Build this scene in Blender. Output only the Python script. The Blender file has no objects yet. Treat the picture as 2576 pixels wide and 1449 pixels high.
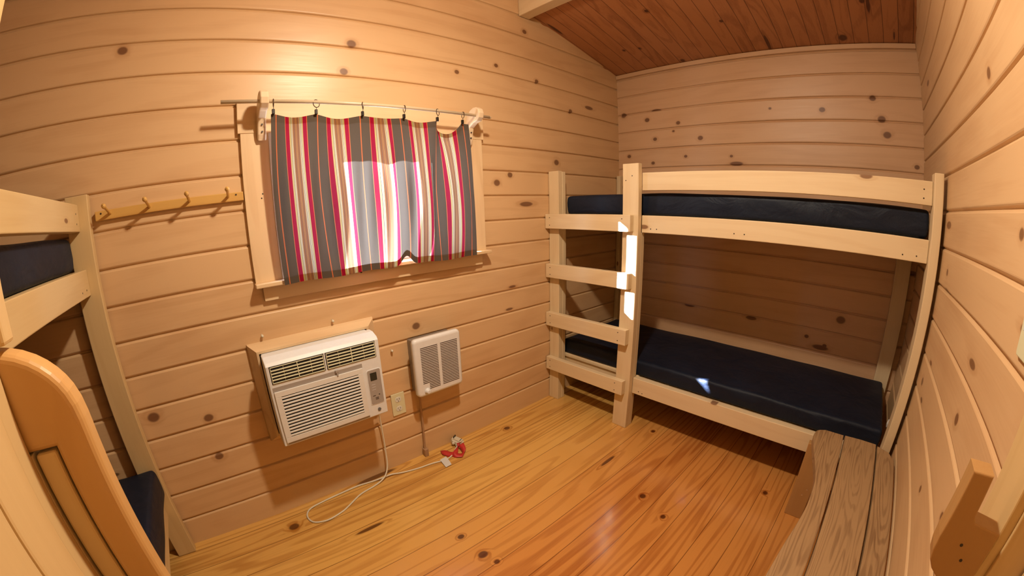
import bpy, bmesh, math, random
from mathutils import Vector, Matrix, noise
R_ = random.Random(7)
SC = bpy.context.scene
COL = SC.collection
PI = math.pi

# ------------------------------------------------------------------ helpers
def tag(o, label=None, cat=None, group=None, kind=None):
    if label: o['label'] = label
    if cat: o['category'] = cat
    if group: o['group'] = group
    if kind: o['kind'] = kind
    return o

def empty(name, loc, label=None, cat=None, group=None, kind=None):
    o = bpy.data.objects.new(name, None)
    COL.objects.link(o)
    o.location = loc
    o.empty_display_size = .05
    return tag(o, label, cat, group, kind)

def put(name, bm, mat, parent=None, smooth=False, label=None, autosmooth=False):
    """link a bmesh given in WORLD coordinates; local origin follows the parent"""
    if parent is not None:
        off = world_loc(parent)
        bmesh.ops.translate(bm, verts=bm.verts, vec=-off)
    bmesh.ops.recalc_face_normals(bm, faces=bm.faces)
    me = bpy.data.meshes.new(name)
    bm.to_mesh(me); bm.free()
    mats = mat if isinstance(mat, (list, tuple)) else [mat]
    for m in mats: me.materials.append(m)
    if smooth:
        for p in me.polygons: p.use_smooth = True
    o = bpy.data.objects.new(name, me)
    COL.objects.link(o)
    if parent is not None:
        o.parent = parent
    if label: o['label'] = label
    return o

def world_loc(o):
    v = Vector((0, 0, 0))
    while o is not None:
        v += o.location
        o = o.parent
    return v

def BM(): return bmesh.new()

def add_box(bm, x0, x1, y0, y1, z0, z1, b=0.0, seg=2, mi=0):
    if x0 > x1: x0, x1 = x1, x0
    if y0 > y1: y0, y1 = y1, y0
    if z0 > z1: z0, z1 = z1, z0
    t = bmesh.new()
    bmesh.ops.create_cube(t, size=1)
    bmesh.ops.scale(t, vec=(x1-x0, y1-y0, z1-z0), verts=t.verts)
    bmesh.ops.translate(t, vec=((x0+x1)/2, (y0+y1)/2, (z0+z1)/2), verts=t.verts)
    if b > 0:
        bmesh.ops.bevel(t, geom=t.edges[:], offset=b, segments=seg, profile=.5, affect='EDGES')
    merge(bm, t, mi)

def merge(bm, t, mi=0, M=None):
    mp = {}
    for v in t.verts:
        mp[v] = bm.verts.new(M @ v.co if M else v.co)
    for f in t.faces:
        try:
            nf = bm.faces.new([mp[v] for v in f.verts]); nf.material_index = mi; nf.smooth = f.smooth
        except ValueError: pass
    t.free()

def add_cyl(bm, p0, p1, r0, r1=None, n=16, mi=0, cap=True):
    p0, p1 = Vector(p0), Vector(p1)
    r1 = r0 if r1 is None else r1
    d = (p1-p0).normalized()
    a = d.orthogonal().normalized(); b = d.cross(a)
    A = [bm.verts.new(p0+(a*math.cos(2*PI*i/n)+b*math.sin(2*PI*i/n))*r0) for i in range(n)]
    B = [bm.verts.new(p1+(a*math.cos(2*PI*i/n)+b*math.sin(2*PI*i/n))*r1) for i in range(n)]
    for i in range(n):
        f = bm.faces.new((A[i], A[(i+1) % n], B[(i+1) % n], B[i])); f.material_index = mi; f.smooth = True
    if cap:
        f = bm.faces.new(A[::-1]); f.material_index = mi
        f = bm.faces.new(B); f.material_index = mi

def add_lathe(bm, prof, base, axis, n=24, mi=0):
    """prof: list of (radius, height along axis)"""
    base = Vector(base); d = Vector(axis).normalized()
    a = d.orthogonal().normalized(); b = d.cross(a)
    rings = []
    for r, h in prof:
        rings.append([bm.verts.new(base+d*h+(a*math.cos(2*PI*i/n)+b*math.sin(2*PI*i/n))*max(r, 1e-5)) for i in range(n)])
    for k in range(len(rings)-1):
        for i in range(n):
            f = bm.faces.new((rings[k][i], rings[k][(i+1) % n], rings[k+1][(i+1) % n], rings[k+1][i])); f.smooth = True; f.material_index = mi

def smooth_path(pts, sub=8):
    pts = [Vector(p) for p in pts]
    out = []
    for i in range(len(pts)-1):
        p0 = pts[max(i-1, 0)]; p1 = pts[i]; p2 = pts[i+1]; p3 = pts[min(i+2, len(pts)-1)]
        for k in range(sub):
            t = k/sub
            out.append(.5*((2*p1)+(-p0+p2)*t+(2*p0-5*p1+4*p2-p3)*t*t+(-p0+3*p1-3*p2+p3)*t**3))
    out.append(pts[-1])
    return out

def add_tube(bm, pts, r, n=10, mi=0, flat=1.0):
    pts = [Vector(p) for p in pts]
    rings = []
    up = None
    for i, p in enumerate(pts):
        d = (pts[min(i+1, len(pts)-1)]-pts[max(i-1, 0)]).normalized()
        if up is None:
            up = d.orthogonal().normalized()
        up = (up-d*up.dot(d)).normalized()
        s = d.cross(up)
        rings.append([bm.verts.new(p+(up*math.cos(2*PI*k/n)*flat+s*math.sin(2*PI*k/n))*r) for k in range(n)])
    for i in range(len(rings)-1):
        for k in range(n):
            f = bm.faces.new((rings[i][k], rings[i][(k+1) % n], rings[i+1][(k+1) % n], rings[i+1][k])); f.smooth = True; f.material_index = mi
    bm.faces.new(rings[0][::-1]); bm.faces.new(rings[-1])

def add_prism(bm, poly, axis, a0, a1, b=0.0, seg=2, mi=0):
    """poly: 2D outline in the two remaining axes (order x,y,z without axis), extruded along axis a0..a1"""
    t = bmesh.new()
    def mk(p, a):
        c = list(p); c.insert(axis, a); return Vector(c)
    lo = [t.verts.new(mk(p, a0)) for p in poly]
    hi = [t.verts.new(mk(p, a1)) for p in poly]
    n = len(poly)
    f0 = t.faces.new(lo[::-1]); f1 = t.faces.new(hi)
    for i in range(n):
        t.faces.new((lo[i], lo[(i+1) % n], hi[(i+1) % n], hi[i]))
    bmesh.ops.recalc_face_normals(t, faces=t.faces)
    if b > 0:
        es = [e for e in t.edges if (f0 in e.link_faces or f1 in e.link_faces)]
        bmesh.ops.bevel(t, geom=es, offset=b, segments=seg, profile=.5, affect='EDGES')
    merge(bm, t, mi)

# ------------------------------------------------------------------ materials
def mat_new(name):
    m = bpy.data.materials.new(name); m.use_nodes = True
    nt = m.node_tree; nt.nodes.clear()
    out = nt.nodes.new('ShaderNodeOutputMaterial')
    return m, nt, out

class NT:
    def __init__(s, nt): s.nt = nt
    def n(s, t, **kw):
        nd = s.nt.nodes.new(t)
        for k, v in kw.items(): setattr(nd, k, v)
        return nd
    def link(s, a, b): s.nt.links.new(a, b)
    def val(s, sock, v):
        if hasattr(v, 'is_linked') or isinstance(v, bpy.types.NodeSocket): s.link(v, sock)
        else: sock.default_value = v
    def math(s, op, a, b=None, c=None, clamp=False):
        nd = s.n('ShaderNodeMath', operation=op); nd.use_clamp = clamp
        s.val(nd.inputs[0], a)
        if b is not None: s.val(nd.inputs[1], b)
        if c is not None: s.val(nd.inputs[2], c)
        return nd.outputs[0]
    def comb(s, x, y, z):
        nd = s.n('ShaderNodeCombineXYZ')
        for i, v in enumerate((x, y, z)): s.val(nd.inputs[i], v)
        return nd.outputs[0]
    def noise(s, vec, scale, detail=2, rough=.5, dist=0):
        nd = s.n('ShaderNodeTexNoise'); s.link(vec, nd.inputs['Vector'])
        nd.inputs['Scale'].default_value = scale; nd.inputs['Detail'].default_value = detail
        nd.inputs['Roughness'].default_value = rough; nd.inputs['Distortion'].default_value = dist
        return nd.outputs[0]
    def mix(s, f, a, b, blend='MIX'):
        nd = s.n('ShaderNodeMix', data_type='RGBA', blend_type=blend)
        s.val(nd.inputs[0], f)
        for i, v in ((6, a), (7, b)):
            if isinstance(v, bpy.types.NodeSocket): s.link(v, nd.inputs[i])
            else: nd.inputs[i].default_value = (*v, 1)
        return nd.outputs[2]
    def maprange(s, v, a, b, c=0., d=1., smooth=False):
        nd = s.n('ShaderNodeMapRange'); nd.clamp = True
        if smooth: nd.interpolation_type = 'SMOOTHSTEP'
        s.val(nd.inputs[0], v)
        for i, x in enumerate((a, b, c, d)): s.val(nd.inputs[i+1], x)
        return nd.outputs[0]

def wood(name, light, dark, u, v, board=None, rough=.45, ring=.5, fiber=.25, kn=(.0,), knots=(), blotch=.3,
         tint=.12, knotcol=(.12, .035, .012), seam=None, ringfreq=6., coat=0., spec=.5, kscale=(3.2, 7.5), kthr=.75, bump=0., vs=7., uscale=.9, vgrad=None):
    """u = axis along the grain, v = axis across; board=(pitch, offset)"""
    m, nt, out = mat_new(name); N = NT(nt)
    tc = N.n('ShaderNodeTexCoord'); sep = N.n('ShaderNodeSeparateXYZ'); N.link(tc.outputs['Object'], sep.inputs[0])
    U = sep.outputs[u]; V = sep.outputs[v]; T = sep.outputs[3-u-v]
    if board:
        idx = N.math('FLOOR', N.math('DIVIDE', N.math('SUBTRACT', V, board[1]), board[0]))
        wn = N.n('ShaderNodeTexWhiteNoise', noise_dimensions='1D'); N.link(idx, wn.inputs['W']); rnd = wn.outputs[0]
        wn2 = N.n('ShaderNodeTexWhiteNoise', noise_dimensions='1D'); N.link(N.math('ADD', idx, 41.3), wn2.inputs['W']); rnd2 = wn2.outputs[0]
    else:
        oi = N.n('ShaderNodeObjectInfo'); rnd = oi.outputs['Random']
        rnd2 = N.math('FRACT', N.math('MULTIPLY', rnd, 7.13))
    o1 = N.math('MULTIPLY', rnd, 37.0); o2 = N.math('MULTIPLY', rnd2, 23.0)
    # explicit knots (place, size)
    km = None; warp = None
    pv = N.comb(N.math('MULTIPLY', U, .8), V, 0.)
    for (ku, kv, kr) in knots:
        d = N.n('ShaderNodeVectorMath', operation='DISTANCE'); N.link(pv, d.inputs[0]); d.inputs[1].default_value = (ku*.8, kv, 0)
        q = N.maprange(d.outputs['Value'], kr*3.2, kr*.55)
        km = q if km is None else N.math('MAXIMUM', km, q)
    # scattered small knots
    vo = N.n('ShaderNodeTexVoronoi', voronoi_dimensions='2D'); vo.inputs['Scale'].default_value = 1.
    N.link(N.comb(N.math('MULTIPLY_ADD', U, kscale[0], o1), N.math('MULTIPLY_ADD', V, kscale[1], o2) if not board else N.math('MULTIPLY', V, kscale[1]), 0.), vo.inputs['Vector'])
    cs = N.n('ShaderNodeSeparateColor'); N.link(vo.outputs['Color'], cs.inputs[0])
    gate = N.math('GREATER_THAN', cs.outputs[0], kthr)
    rr = N.math('MULTIPLY_ADD', cs.outputs[1], .09, .035)
    vk = N.math('MULTIPLY', N.maprange(N.math('DIVIDE', vo.outputs['Distance'], rr), 2.6, .55), gate)
    km = vk if km is None else N.math('MAXIMUM', km, vk)
    halo = N.maprange(km, 0., .75, 0., 1., True)
    core = N.maprange(km, .62, .85, 0., 1., True)
    # growth rings as contour lines of stretched noise
    g = N.comb(N.math('MULTIPLY_ADD', U, uscale, o1), N.math('MULTIPLY_ADD', V, vs, o2), N.math('MULTIPLY', T, vs))
    n1 = N.noise(g, 1.0, 1.5, .4)
    n1 = N.math('MULTIPLY_ADD', halo, .12, n1)
    rings = N.math('SINE', N.math('MULTIPLY', n1, ringfreq*6.283))
    rings = N.maprange(rings, -.2, 1., 0., 1., True)
    f = N.comb(N.math('MULTIPLY_ADD', U, 5., o1), N.math('MULTIPLY_ADD', V, 130., o2), N.math('MULTIPLY', T, 130.))
    n2 = N.noise(f, 1.0, 2, .6)
    bl = N.noise(N.comb(N.math('MULTIPLY_ADD', U, 3.0, o2), N.math('MULTIPLY_ADD', V, 9., o1), T), 1.0, 2, .5)
    fac = N.math('MULTIPLY', rings, ring)
    fac = N.math('ADD', fac, N.math('MULTIPLY', N.math('SUBTRACT', n2, .5), fiber*2))
    fac = N.math('ADD', fac, N.math('MULTIPLY', N.math('SUBTRACT', bl, .5), blotch*2))
    fac = N.math('ADD', fac, N.math('MULTIPLY', N.math('SUBTRACT', rnd2, .5), tint*2))
    fac = N.math('ADD', fac, N.math('MULTIPLY', halo, .35), clamp=True)
    col = N.mix(fac, light, dark)
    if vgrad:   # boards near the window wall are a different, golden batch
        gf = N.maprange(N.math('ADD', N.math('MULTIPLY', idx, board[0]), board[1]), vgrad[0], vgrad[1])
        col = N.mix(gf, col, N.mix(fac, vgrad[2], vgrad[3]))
    col = N.mix(N.math('MULTIPLY', core, .85), col, knotcol)
    if seam:
        fr = N.math('FRACT', N.math('DIVIDE', N.math('SUBTRACT', V, board[1]), board[0]))
        e = N.math('MULTIPLY', N.math('MINIMUM', fr, N.math('SUBTRACT', 1., fr)), board[0])
        sm = N.maprange(e, seam*1.3, seam*.5)
        col = N.mix(N.math('MULTIPLY', sm, .75), col, (dark[0]*.25, dark[1]*.2, dark[2]*.2))
    p = N.n('ShaderNodeBsdfPrincipled'); N.link(col, p.inputs['Base Color'])
    p.inputs['Roughness'].default_value = rough
    p.inputs['Specular IOR Level'].default_value = spec
    if coat:
        p.inputs['Coat Weight'].default_value = coat; p.inputs['Coat Roughness'].default_value = .12
    N.val(p.inputs['Roughness'], N.math('MULTIPLY_ADD', n2, .15, rough-.07))
    if not bump:
        N.link(p.outputs[0], out.inputs[0]); return m
    bp = N.n('ShaderNodeBump'); bp.inputs['Strength'].default_value = bump; bp.inputs['Distance'].default_value = .002
    hgt = N.math('ADD', N.math('MULTIPLY', n2, .6), N.math('MULTIPLY', bl, 1.5))
    if seam: hgt = N.math('SUBTRACT', hgt, N.math('MULTIPLY', sm, 4.))
    N.link(hgt, bp.inputs['Height']); N.link(bp.outputs[0], p.inputs['Normal'])
    N.link(p.outputs[0], out.inputs[0])
    return m

def plain(name, col, rough=.5, metal=0., spec=.5, bumpn=0., noisecol=0.):
    m, nt, out = mat_new(name); N = NT(nt)
    p = N.n('ShaderNodeBsdfPrincipled')
    p.inputs['Roughness'].default_value = rough; p.inputs['Metallic'].default_value = metal
    p.inputs['Specular IOR Level'].default_value = spec
    tc = N.n('ShaderNodeTexCoord')
    nz = N.noise(tc.outputs['Object'], 60., 3, .6)
    k = max(noisecol, .04)
    N.link(N.mix(nz, [c*(1-k) for c in col], [min(1, c*(1+k)) for c in col]), p.inputs['Base Color'])
    if bumpn:
        bp = N.n('ShaderNodeBump'); bp.inputs['Strength'].default_value = bumpn; bp.inputs['Distance'].default_value = .002
        N.link(N.noise(tc.outputs['Object'], 25., 4, .6), bp.inputs['Height']); N.link(bp.outputs[0], p.inputs['Normal'])
    N.link(p.outputs[0], out.inputs[0])
    return m

def fabric_navy():
    m, nt, out = mat_new('navy_vinyl'); N = NT(nt)
    tc = N.n('ShaderNodeTexCoord')
    n1 = N.noise(tc.outputs['Object'], 6., 3, .5, .6)
    p = N.n('ShaderNodeBsdfPrincipled')
    N.link(N.mix(n1, (.004, .007, .016), (.011, .018, .040)), p.inputs['Base Color'])
    p.inputs['Roughness'].default_value = .52
    p.inputs['Specular IOR Level'].default_value = .25
    bp = N.n('ShaderNodeBump'); bp.inputs['Strength'].default_value = .7; bp.inputs['Distance'].default_value = .014
    mp = N.n('ShaderNodeMapping'); mp.inputs['Scale'].default_value = (1, 1, 1.6); N.link(tc.outputs['Object'], mp.inputs[0])
    N.link(N.math('ADD', N.noise(mp.outputs[0], 5., 3, .5, 1.2), N.math('MULTIPLY', N.noise(tc.outputs['Object'], 300., 2, .5), .06)), bp.inputs['Height'])
    N.link(bp.outputs[0], p.inputs['Normal']); N.link(p.outputs[0], out.inputs[0])
    return m

def curtain_mat():
    m, nt, out = mat_new('striped_cloth'); N = NT(nt)
    uv = N.n('ShaderNodeUVMap'); uv.uv_map = 'cloth'
    sep = N.n('ShaderNodeSeparateXYZ'); N.link(uv.outputs[0], sep.inputs[0])
    fr = N.math('FRACT', N.math('ADD', sep.outputs[0], 10.012))
    grey, red, cream, brown, orange, dk, white = (.125, .105, .088), (.50, .022, .065), (.80, .70, .38), (.46, .23, .10), (.62, .16, .06), (.10, .07, .07), (.80, .76, .68)
    cream = (.44, .33, .11); white = (.44, .36, .20); brown = (.27, .11, .045); grey = (.108, .083, .066); red = (.31, .009, .032)
    stops = [(0, orange, .2), (.022, grey, .16), (.226, orange, .3), (.238, red, .30), (.325, cream, .6), (.362, dk, .3), (.368, white, .75),
             (.388, dk, .3), (.394, white, .75), (.408, brown, .35), (.440, dk, .3), (.446, brown, .40), (.485, cream, .5), (.492, brown, .4), (.530, dk, .3), (.536, brown, .4),
             (.566, white, .75), (.582, dk, .4), (.587, white, .75), (.602, dk, .4), (.607, white, .75), (.622, dk, .4), (.627, cream, .6), (.652, red, .30),
             (.742, orange, .3), (.757, grey, .16)]
    r1 = N.n('ShaderNodeValToRGB'); r2 = N.n('ShaderNodeValToRGB')
    for r, kk in ((r1, 0), (r2, 1)):
        r.color_ramp.interpolation = 'CONSTANT'
        el = r.color_ramp.elements
        el[0].position = 0; el[1].position = stops[1][0]
        for i, s in enumerate(stops):
            e = el[i] if i < 2 else el.new(s[0])
            e.color = (*s[1], 1) if kk == 0 else (s[2], s[2], s[2], 1)
        N.link(fr, r.inputs[0])
    # weave
    wv = N.noise(N.comb(N.math('MULTIPLY', sep.outputs[0], 90.), N.math('MULTIPLY', sep.outputs[1], 260.), 0.), 1., 2, .7)
    col = N.mix(.12, r1.outputs[0], N.mix(wv, (.0, .0, .0), (1, 1, 1)), 'OVERLAY')
    d = N.n('ShaderNodeBsdfDiffuse'); N.link(col, d.inputs[0])
    gm = N.n('ShaderNodeGamma'); N.link(col, gm.inputs[0]); gm.inputs[1].default_value = .6
    t = N.n('ShaderNodeBsdfTranslucent'); N.link(gm.outputs[0], t.inputs[0])
    mx = N.n('ShaderNodeMixShader'); N.link(N.math('MULTIPLY', r2.outputs[0], .24), mx.inputs[0]); N.link(d.outputs[0], mx.inputs[1]); N.link(t.outputs[0], mx.inputs[2])
    N.link(mx.outputs[0], out.inputs[0])
    return m

def glass_mat():
    m, nt, out = mat_new('window_glass'); N = NT(nt)
    g = N.n('ShaderNodeBsdfGlossy'); g.inputs['Roughness'].default_value = .02
    t = N.n('ShaderNodeBsdfTransparent'); t.inputs[0].default_value = (.93, .96, .97, 1)
    mx = N.n('ShaderNodeMixShader'); mx.inputs[0].default_value = .06; N.link(t.outputs[0], mx.inputs[1]); N.link(g.outputs[0], mx.inputs[2])
    N.link(mx.outputs[0], out.inputs[0])
    return m

# pine tones (measured plank by plank)
WL, WD = (.78, .505, .275), (.54, .27, .115)
LL, LD = (.86, .67, .43), (.66, .43, .22)
A_KN = [(-3.029, 2.074, .013), (-3.104, .659, .016), (-2.882, .593, .013), (-2.892, .404, .012), (-1.839, .762, .014), (-1.157, 1.521, .012),
        (-1.259, 1.474, .014), (-.746, 1.615, .014), (-1.504, 2.061, .009), (-1.232, 2.148, .009), (-2.076, 2.121, .014), (-.907, 2.114, .010),
        (-.588, 1.972, .011), (-.994, 2.418, .011), (-2.114, 1.984, .012), (-1.63, .655, .013), (-2.62, .64, .01)]
B_KN = [(-.052, 2.029, .014), (-.253, 1.969, .012), (-.5, 1.923, .010), (-.462, 1.867, .006), (-.315, 1.821, .010), (-.664, 1.804, .012), (-.094, 1.708, .010),
        (-.297, 1.647, .009), (-.554, 1.683, .008), (-.882, 1.673, .007), (-1.469, 1.953, .012), (-1.777, 2.023, .013), (-1.825, 1.902, .015), (-1.855, 1.813, .015),
        (-2.031, 1.647, .010), (-1.143, 1.971, .006), (-1.666, .72, .018), (-1.471, .576, .009), (-1.595, .54, .009)]
C_KN = [(-.936, .762, .012), (-1.581, .895, .012), (-1.529, 1.724, .012), (-.966, 1.185, .010), (-1.507, .638, .008), (-1.767, 1.351, .010), (-1.796, .751, .008)]
F_KN = [(-2.075, -.787, .014), (-2.057, -.854, .008), (-1.304, -1.057, .011), (-1.367, -1.206, .009), (-.898, -1.552, .010), (-1.343, -.113, .013), (-.745, -.797, .009), (-2.682, -.135, .016), (-2.084, -.646, .010)]
CE_KN = [(-.621, -.623, .009), (-.375, -.979, .009), (-.3, -.262, .008), (-.278, -.371, .007), (-.031, -.569, .011), (-.072, -1.636, .020), (-.405, -1.779, .012)]
M_A = wood('log_siding_back', WL, WD, 0, 2, (.14, 0.), .38, .16, .14, knots=A_KN, blotch=.34, tint=.10, kscale=(1.9, 7.14), kthr=.95, ringfreq=5, knotcol=(.16, .06, .025))
M_B = wood('log_siding_right', (.77, .485, .29), (.54, .27, .13), 1, 2, (.14, .07), .42, .14, .16, knots=B_KN, blotch=.28, tint=.08, kscale=(2.2, 7.14), kthr=.90, ringfreq=5, knotcol=(.15, .055, .025))
M_C = wood('log_siding_front', WL, WD, 0, 2, (.14, 0.), .45, .14, .16, knots=C_KN, blotch=.28, tint=.08, kscale=(2.2, 7.14), kthr=.93, ringfreq=4, knotcol=(.2, .08, .03))
M_F = wood('pine_floor', (.72, .30, .075), (.36, .085, .012), 0, 1, (.1335, -.4580), .20, .46, .24, knots=F_KN, blotch=.26, tint=.16, seam=.0016,
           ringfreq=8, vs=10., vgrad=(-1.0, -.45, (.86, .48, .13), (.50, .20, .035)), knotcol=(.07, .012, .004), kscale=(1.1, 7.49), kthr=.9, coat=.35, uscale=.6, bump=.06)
M_CE = wood('ceiling_boards', (.52, .215, .085), (.24, .072, .022), 0, 1, (.089, -.01), .45, .34, .26, knots=CE_KN, blotch=.3, tint=.2, seam=.0022,
            ringfreq=7, knotcol=(.06, .012, .006), kscale=(1.5, 11.2), kthr=.95, uscale=.4)
M_LX = wood('pine_lumber_x', LL, LD, 0, 2, None, .5, .16, .16, blotch=.22, tint=.08, kscale=(5., 12.), kthr=.94, knotcol=(.22, .09, .04))
M_LY = wood('pine_lumber_y', LL, LD, 1, 2, None, .5, .16, .16, blotch=.22, tint=.08, kscale=(5., 12.), kthr=.94, knotcol=(.22, .09, .04))
M_LZ = wood('pine_lumber_z', LL, LD, 2, 1, None, .5, .16, .16, blotch=.22, tint=.08, kscale=(5., 12.), kthr=.94, knotcol=(.22, .09, .04))
KL, KD = (.74, .53, .27), (.56, .34, .14)  # left bunk pine: yellower, and darkened in colour against the near lamp
M_KX = wood('dimmed_lumber_x', KL, KD, 0, 2, None, .5, .16, .16, blotch=.22, tint=.08, kscale=(5., 12.), kthr=.94, knotcol=(.22, .09, .04))
M_KY = wood('dimmed_lumber_y', KL, KD, 1, 2, None, .5, .16, .16, blotch=.22, tint=.08, kscale=(5., 12.), kthr=.94, knotcol=(.22, .09, .04))
M_KZ = wood('dimmed_lumber_z', KL, KD, 2, 1, None, .5, .16, .16, blotch=.22, tint=.08, kscale=(5., 12.), kthr=.94, knotcol=(.22, .09, .04))
M_TX = wood('window_trim_x', (.84, .60, .36), (.64, .38, .18), 0, 2, None, .45, .25, .15, blotch=.2, tint=.08, kthr=.93)
M_TZ = wood('window_trim_z', (.84, .60, .36), (.64, .38, .18), 2, 0, None, .45, .25, .15, blotch=.2, tint=.08, kthr=.93)
M_BEN = wood('weathered_board', (.42, .255, .125), (.16, .076, .03), 0, 1, None, .6, .42, .5, blotch=.4, tint=.10, ringfreq=13, vs=18., kthr=.95, kscale=(3, 8), uscale=1.6, bump=.2)
M_PEG = wood('amber_pine', (.72, .42, .12), (.52, .25, .06), 0, 2, None, .35, .25, .15, blotch=.3, tint=.05, kthr=.9)
M_DR = wood('door_pine_z', (.76, .52, .25), (.54, .31, .11), 2, 1, None, .4, .18, .12, blotch=.2, tint=.08, kthr=.9, uscale=.6, kscale=(3, 8))
M_HND = wood('handle_pine', (.68, .38, .14), (.46, .21, .06), 2, 0, None, .4, .15, .10, blotch=.25, tint=.04, kthr=.8, kscale=(5, 12))
M_LAT = wood('latch_pine', (.50, .27, .10), (.36, .16, .05), 2, 0, None, .4, .15, .10, kthr=.9)  # shade on the pale catch put into this colour; bench legs share it
M_NAVY = fabric_navy()
M_CURT = curtain_mat()
M_GLASS = glass_mat()
M_VINYL = plain('white_vinyl', (.80, .80, .80), .35)
M_AC = plain('ac_plastic', (.86, .86, .88), .42, bumpn=.03)
M_ACF = plain('ac_front_plastic', (.86, .84, .82), .42)
M_LOUV = plain('louver_plastic', (.84, .82, .60), .4)
M_DARK = plain('dark_cavity', (.012, .010, .012), .7)
M_GREYP = plain('control_panel_grey', (.42, .37, .34), .4)
M_DISP = plain('display_dark', (.035, .04, .03), .15)
M_BADGE = plain('badge_blue_grey', (.05, .06, .09), .3)
M_SILV = plain('silver_mark', (.55, .55, .55), .3, .6)
M_HEAT = plain('heater_enamel', (.88, .86, .87), .33)
M_GALV = plain('grey_steel', (.30, .27, .25), .35, .4)
M_IVORY = plain('ivory_plate', (.80, .76, .52), .35)
M_IVORYW = plain('receptacle_white', (.82, .80, .74), .35)
M_BLACK = plain('black_metal', (.02, .015, .012), .4, .5)
M_BRONZE = plain('dark_bronze', (.10, .06, .035), .35, .7)
M_ROD = plain('pale_rod', (.70, .55, .38), .3)
M_CORD = plain('cream_cord', (.82, .74, .60), .5)
M_PLUG = plain('white_plug', (.74, .66, .52), .4)
M_RED = plain('red_strap', (.62, .04, .035), .5)
M_TAG = plain('white_tag', (.78, .76, .74), .5)
M_CONDUIT = plain('tan_cable', (.46, .27, .15), .5)
M_SCREW = plain('screw_steel', (.06, .045, .035), .4, .5)
M_SCREWL = plain('bright_screw', (.7, .68, .62), .25, .9)
M_BRKT = wood('bracket_pine', (.82, .62, .42), (.66, .44, .25), 2, 1, None, .45, .2, .12, blotch=.2, tint=.03, kthr=.97)

# ------------------------------------------------------------------ room shell
L0, W, PT = -3.99, 2.072, .14
YC = -W
def log_profile(off, ztop=3.0, extra=()):
    """(z, depth) with V joints between log boards"""
    pts = [(0., 0.)]
    k = 0
    g = off if off > 0 else PT
    while g < ztop-.02:
        pts += [(g-.0095, 0.), (g-.006, .0018), (g-.0015, .0095), (g+.0015, .0105), (g+.004, .0085), (g+.0065, .0025), (g+.010, 0.0004), (g+.013, 0.)]
        g += PT
    pts.append((ztop, 0.))
    for e in extra:
        for i in range(len(pts)-1):
            if pts[i][0] < e-1e-4 and pts[i+1][0] > e+1e-4:
                t = (e-pts[i][0])/(pts[i+1][0]-pts[i][0])
                pts.insert(i+1, (e, pts[i][1]*(1-t)+pts[i+1][1]*t)); break
    return pts

def wall(name, mat, off, axis, plane, outdir, cols, hole=None):
    """cols: breakpoints along the wall; hole=(c0,c1,z0,z1)"""
    ex = (hole[2], hole[3]) if hole else ()
    prof = log_profile(off, extra=ex)
    bm = BM()
    def P(c, z, d):
        if axis == 0: return (c, plane+outdir*d, z)
        return (plane+outdir*d, c, z)
    for d_off in (0., .10):
        grid = []
        for c in cols:
            grid.append([bm.verts.new(P(c, z, (d if d_off == 0 else 0)+d_off)) for z, d in prof])
        for i in range(len(cols)-1):
            for j in range(len(prof)-1):
                if hole and cols[i] >= hole[0]-1e-6 and cols[i+1] <= hole[1]+1e-6 and prof[j][0] >= hole[2]-1e-4 and prof[j+1][0] <= hole[3]+1e-4: continue
                bm.faces.new((grid[i][j], grid[i+1][j], grid[i+1][j+1], grid[i][j+1]))
    if hole:
        for (ca, za, cb, zb) in ((hole[0], hole[2], hole[1], hole[2]), (hole[1], hole[2], hole[1], hole[3]), (hole[1], hole[3], hole[0], hole[3]), (hole[0], hole[3], hole[0], hole[2])):
            bm.faces.new([bm.verts.new(P(*q)) for q in ((ca, za, 0), (cb, zb, 0), (cb, zb, .1), (ca, za, .1))])
    me = put(name, bm, mat)
    return tag(me, kind='structure')

WX0, WX1, WZ0, WZ1 = -2.445, -1.49, 1.108, 1.705
wall('wall_back', M_A, 0, 0, 0., 1, [L0-.1, WX0, WX1, .1], (WX0, WX1, WZ0, WZ1))
wall('wall_right', M_B, .07, 1, 0., 1, [YC-.1, 0.0])
DX0, DX1, DZ = -2.93, -2.13, 2.02
wall('wall_front', M_C, 0, 0, YC, -1, [L0-.1, DX0, DX1, .0], (DX0, DX1, 0., DZ))
wall('wall_left', M_B, .07, 1, L0, -1, [YC, 0.0])

bm = BM(); add_box(bm, L0-.1, .1, YC-.1, .1, -.06, 0.)
tag(put('floor', bm, M_F), kind='structure')

# ceiling: slopes up from the right wall to a box beam, then on to the ridge, and down to the left wall
bm = BM()
def slab(bm, xa, za, xb, zb, th=.05):
    v = [bm.verts.new(p) for p in ((xa, YC-.1, za), (xb, YC-.1, zb), (xb, .1, zb), (xa, .1, za), (xa, YC-.1, za+th), (xb, YC-.1, zb+th), (xb, .1, zb+th), (xa, .1, za+th))]
    for f in ((0, 1, 2, 3), (7, 6, 5, 4), (0, 4, 5, 1), (1, 5, 6, 2), (2, 6, 7, 3), (3, 7, 4, 0)): bm.faces.new([v[i] for i in f])
slab(bm, .1, 2.35-.021, -1.0, 2.56)
slab(bm, -1.0, 2.74, -2.0, 2.95)
slab(bm, -2.0, 2.95, -3.0, 2.74)
slab(bm, -3.0, 2.56, L0-.1, 2.329)
tag(put('ceiling', bm, M_CE), kind='structure')
for nm, xa, xb in (('trim_1', -1.036, -.953), ('trim_2', -3.04, -2.96)):
    bm = BM(); add_box(bm, xa, xb, YC, -.001, 2.512, 2.80, .004)
    tag(put(nm, bm, M_LY), kind='structure')
bm = BM(); add_box(bm, -.014, -.0005, YC+.001, -.002, 2.318, 2.349, .003)
tag(put('trim_3', bm, M_B), kind='structure')

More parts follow.
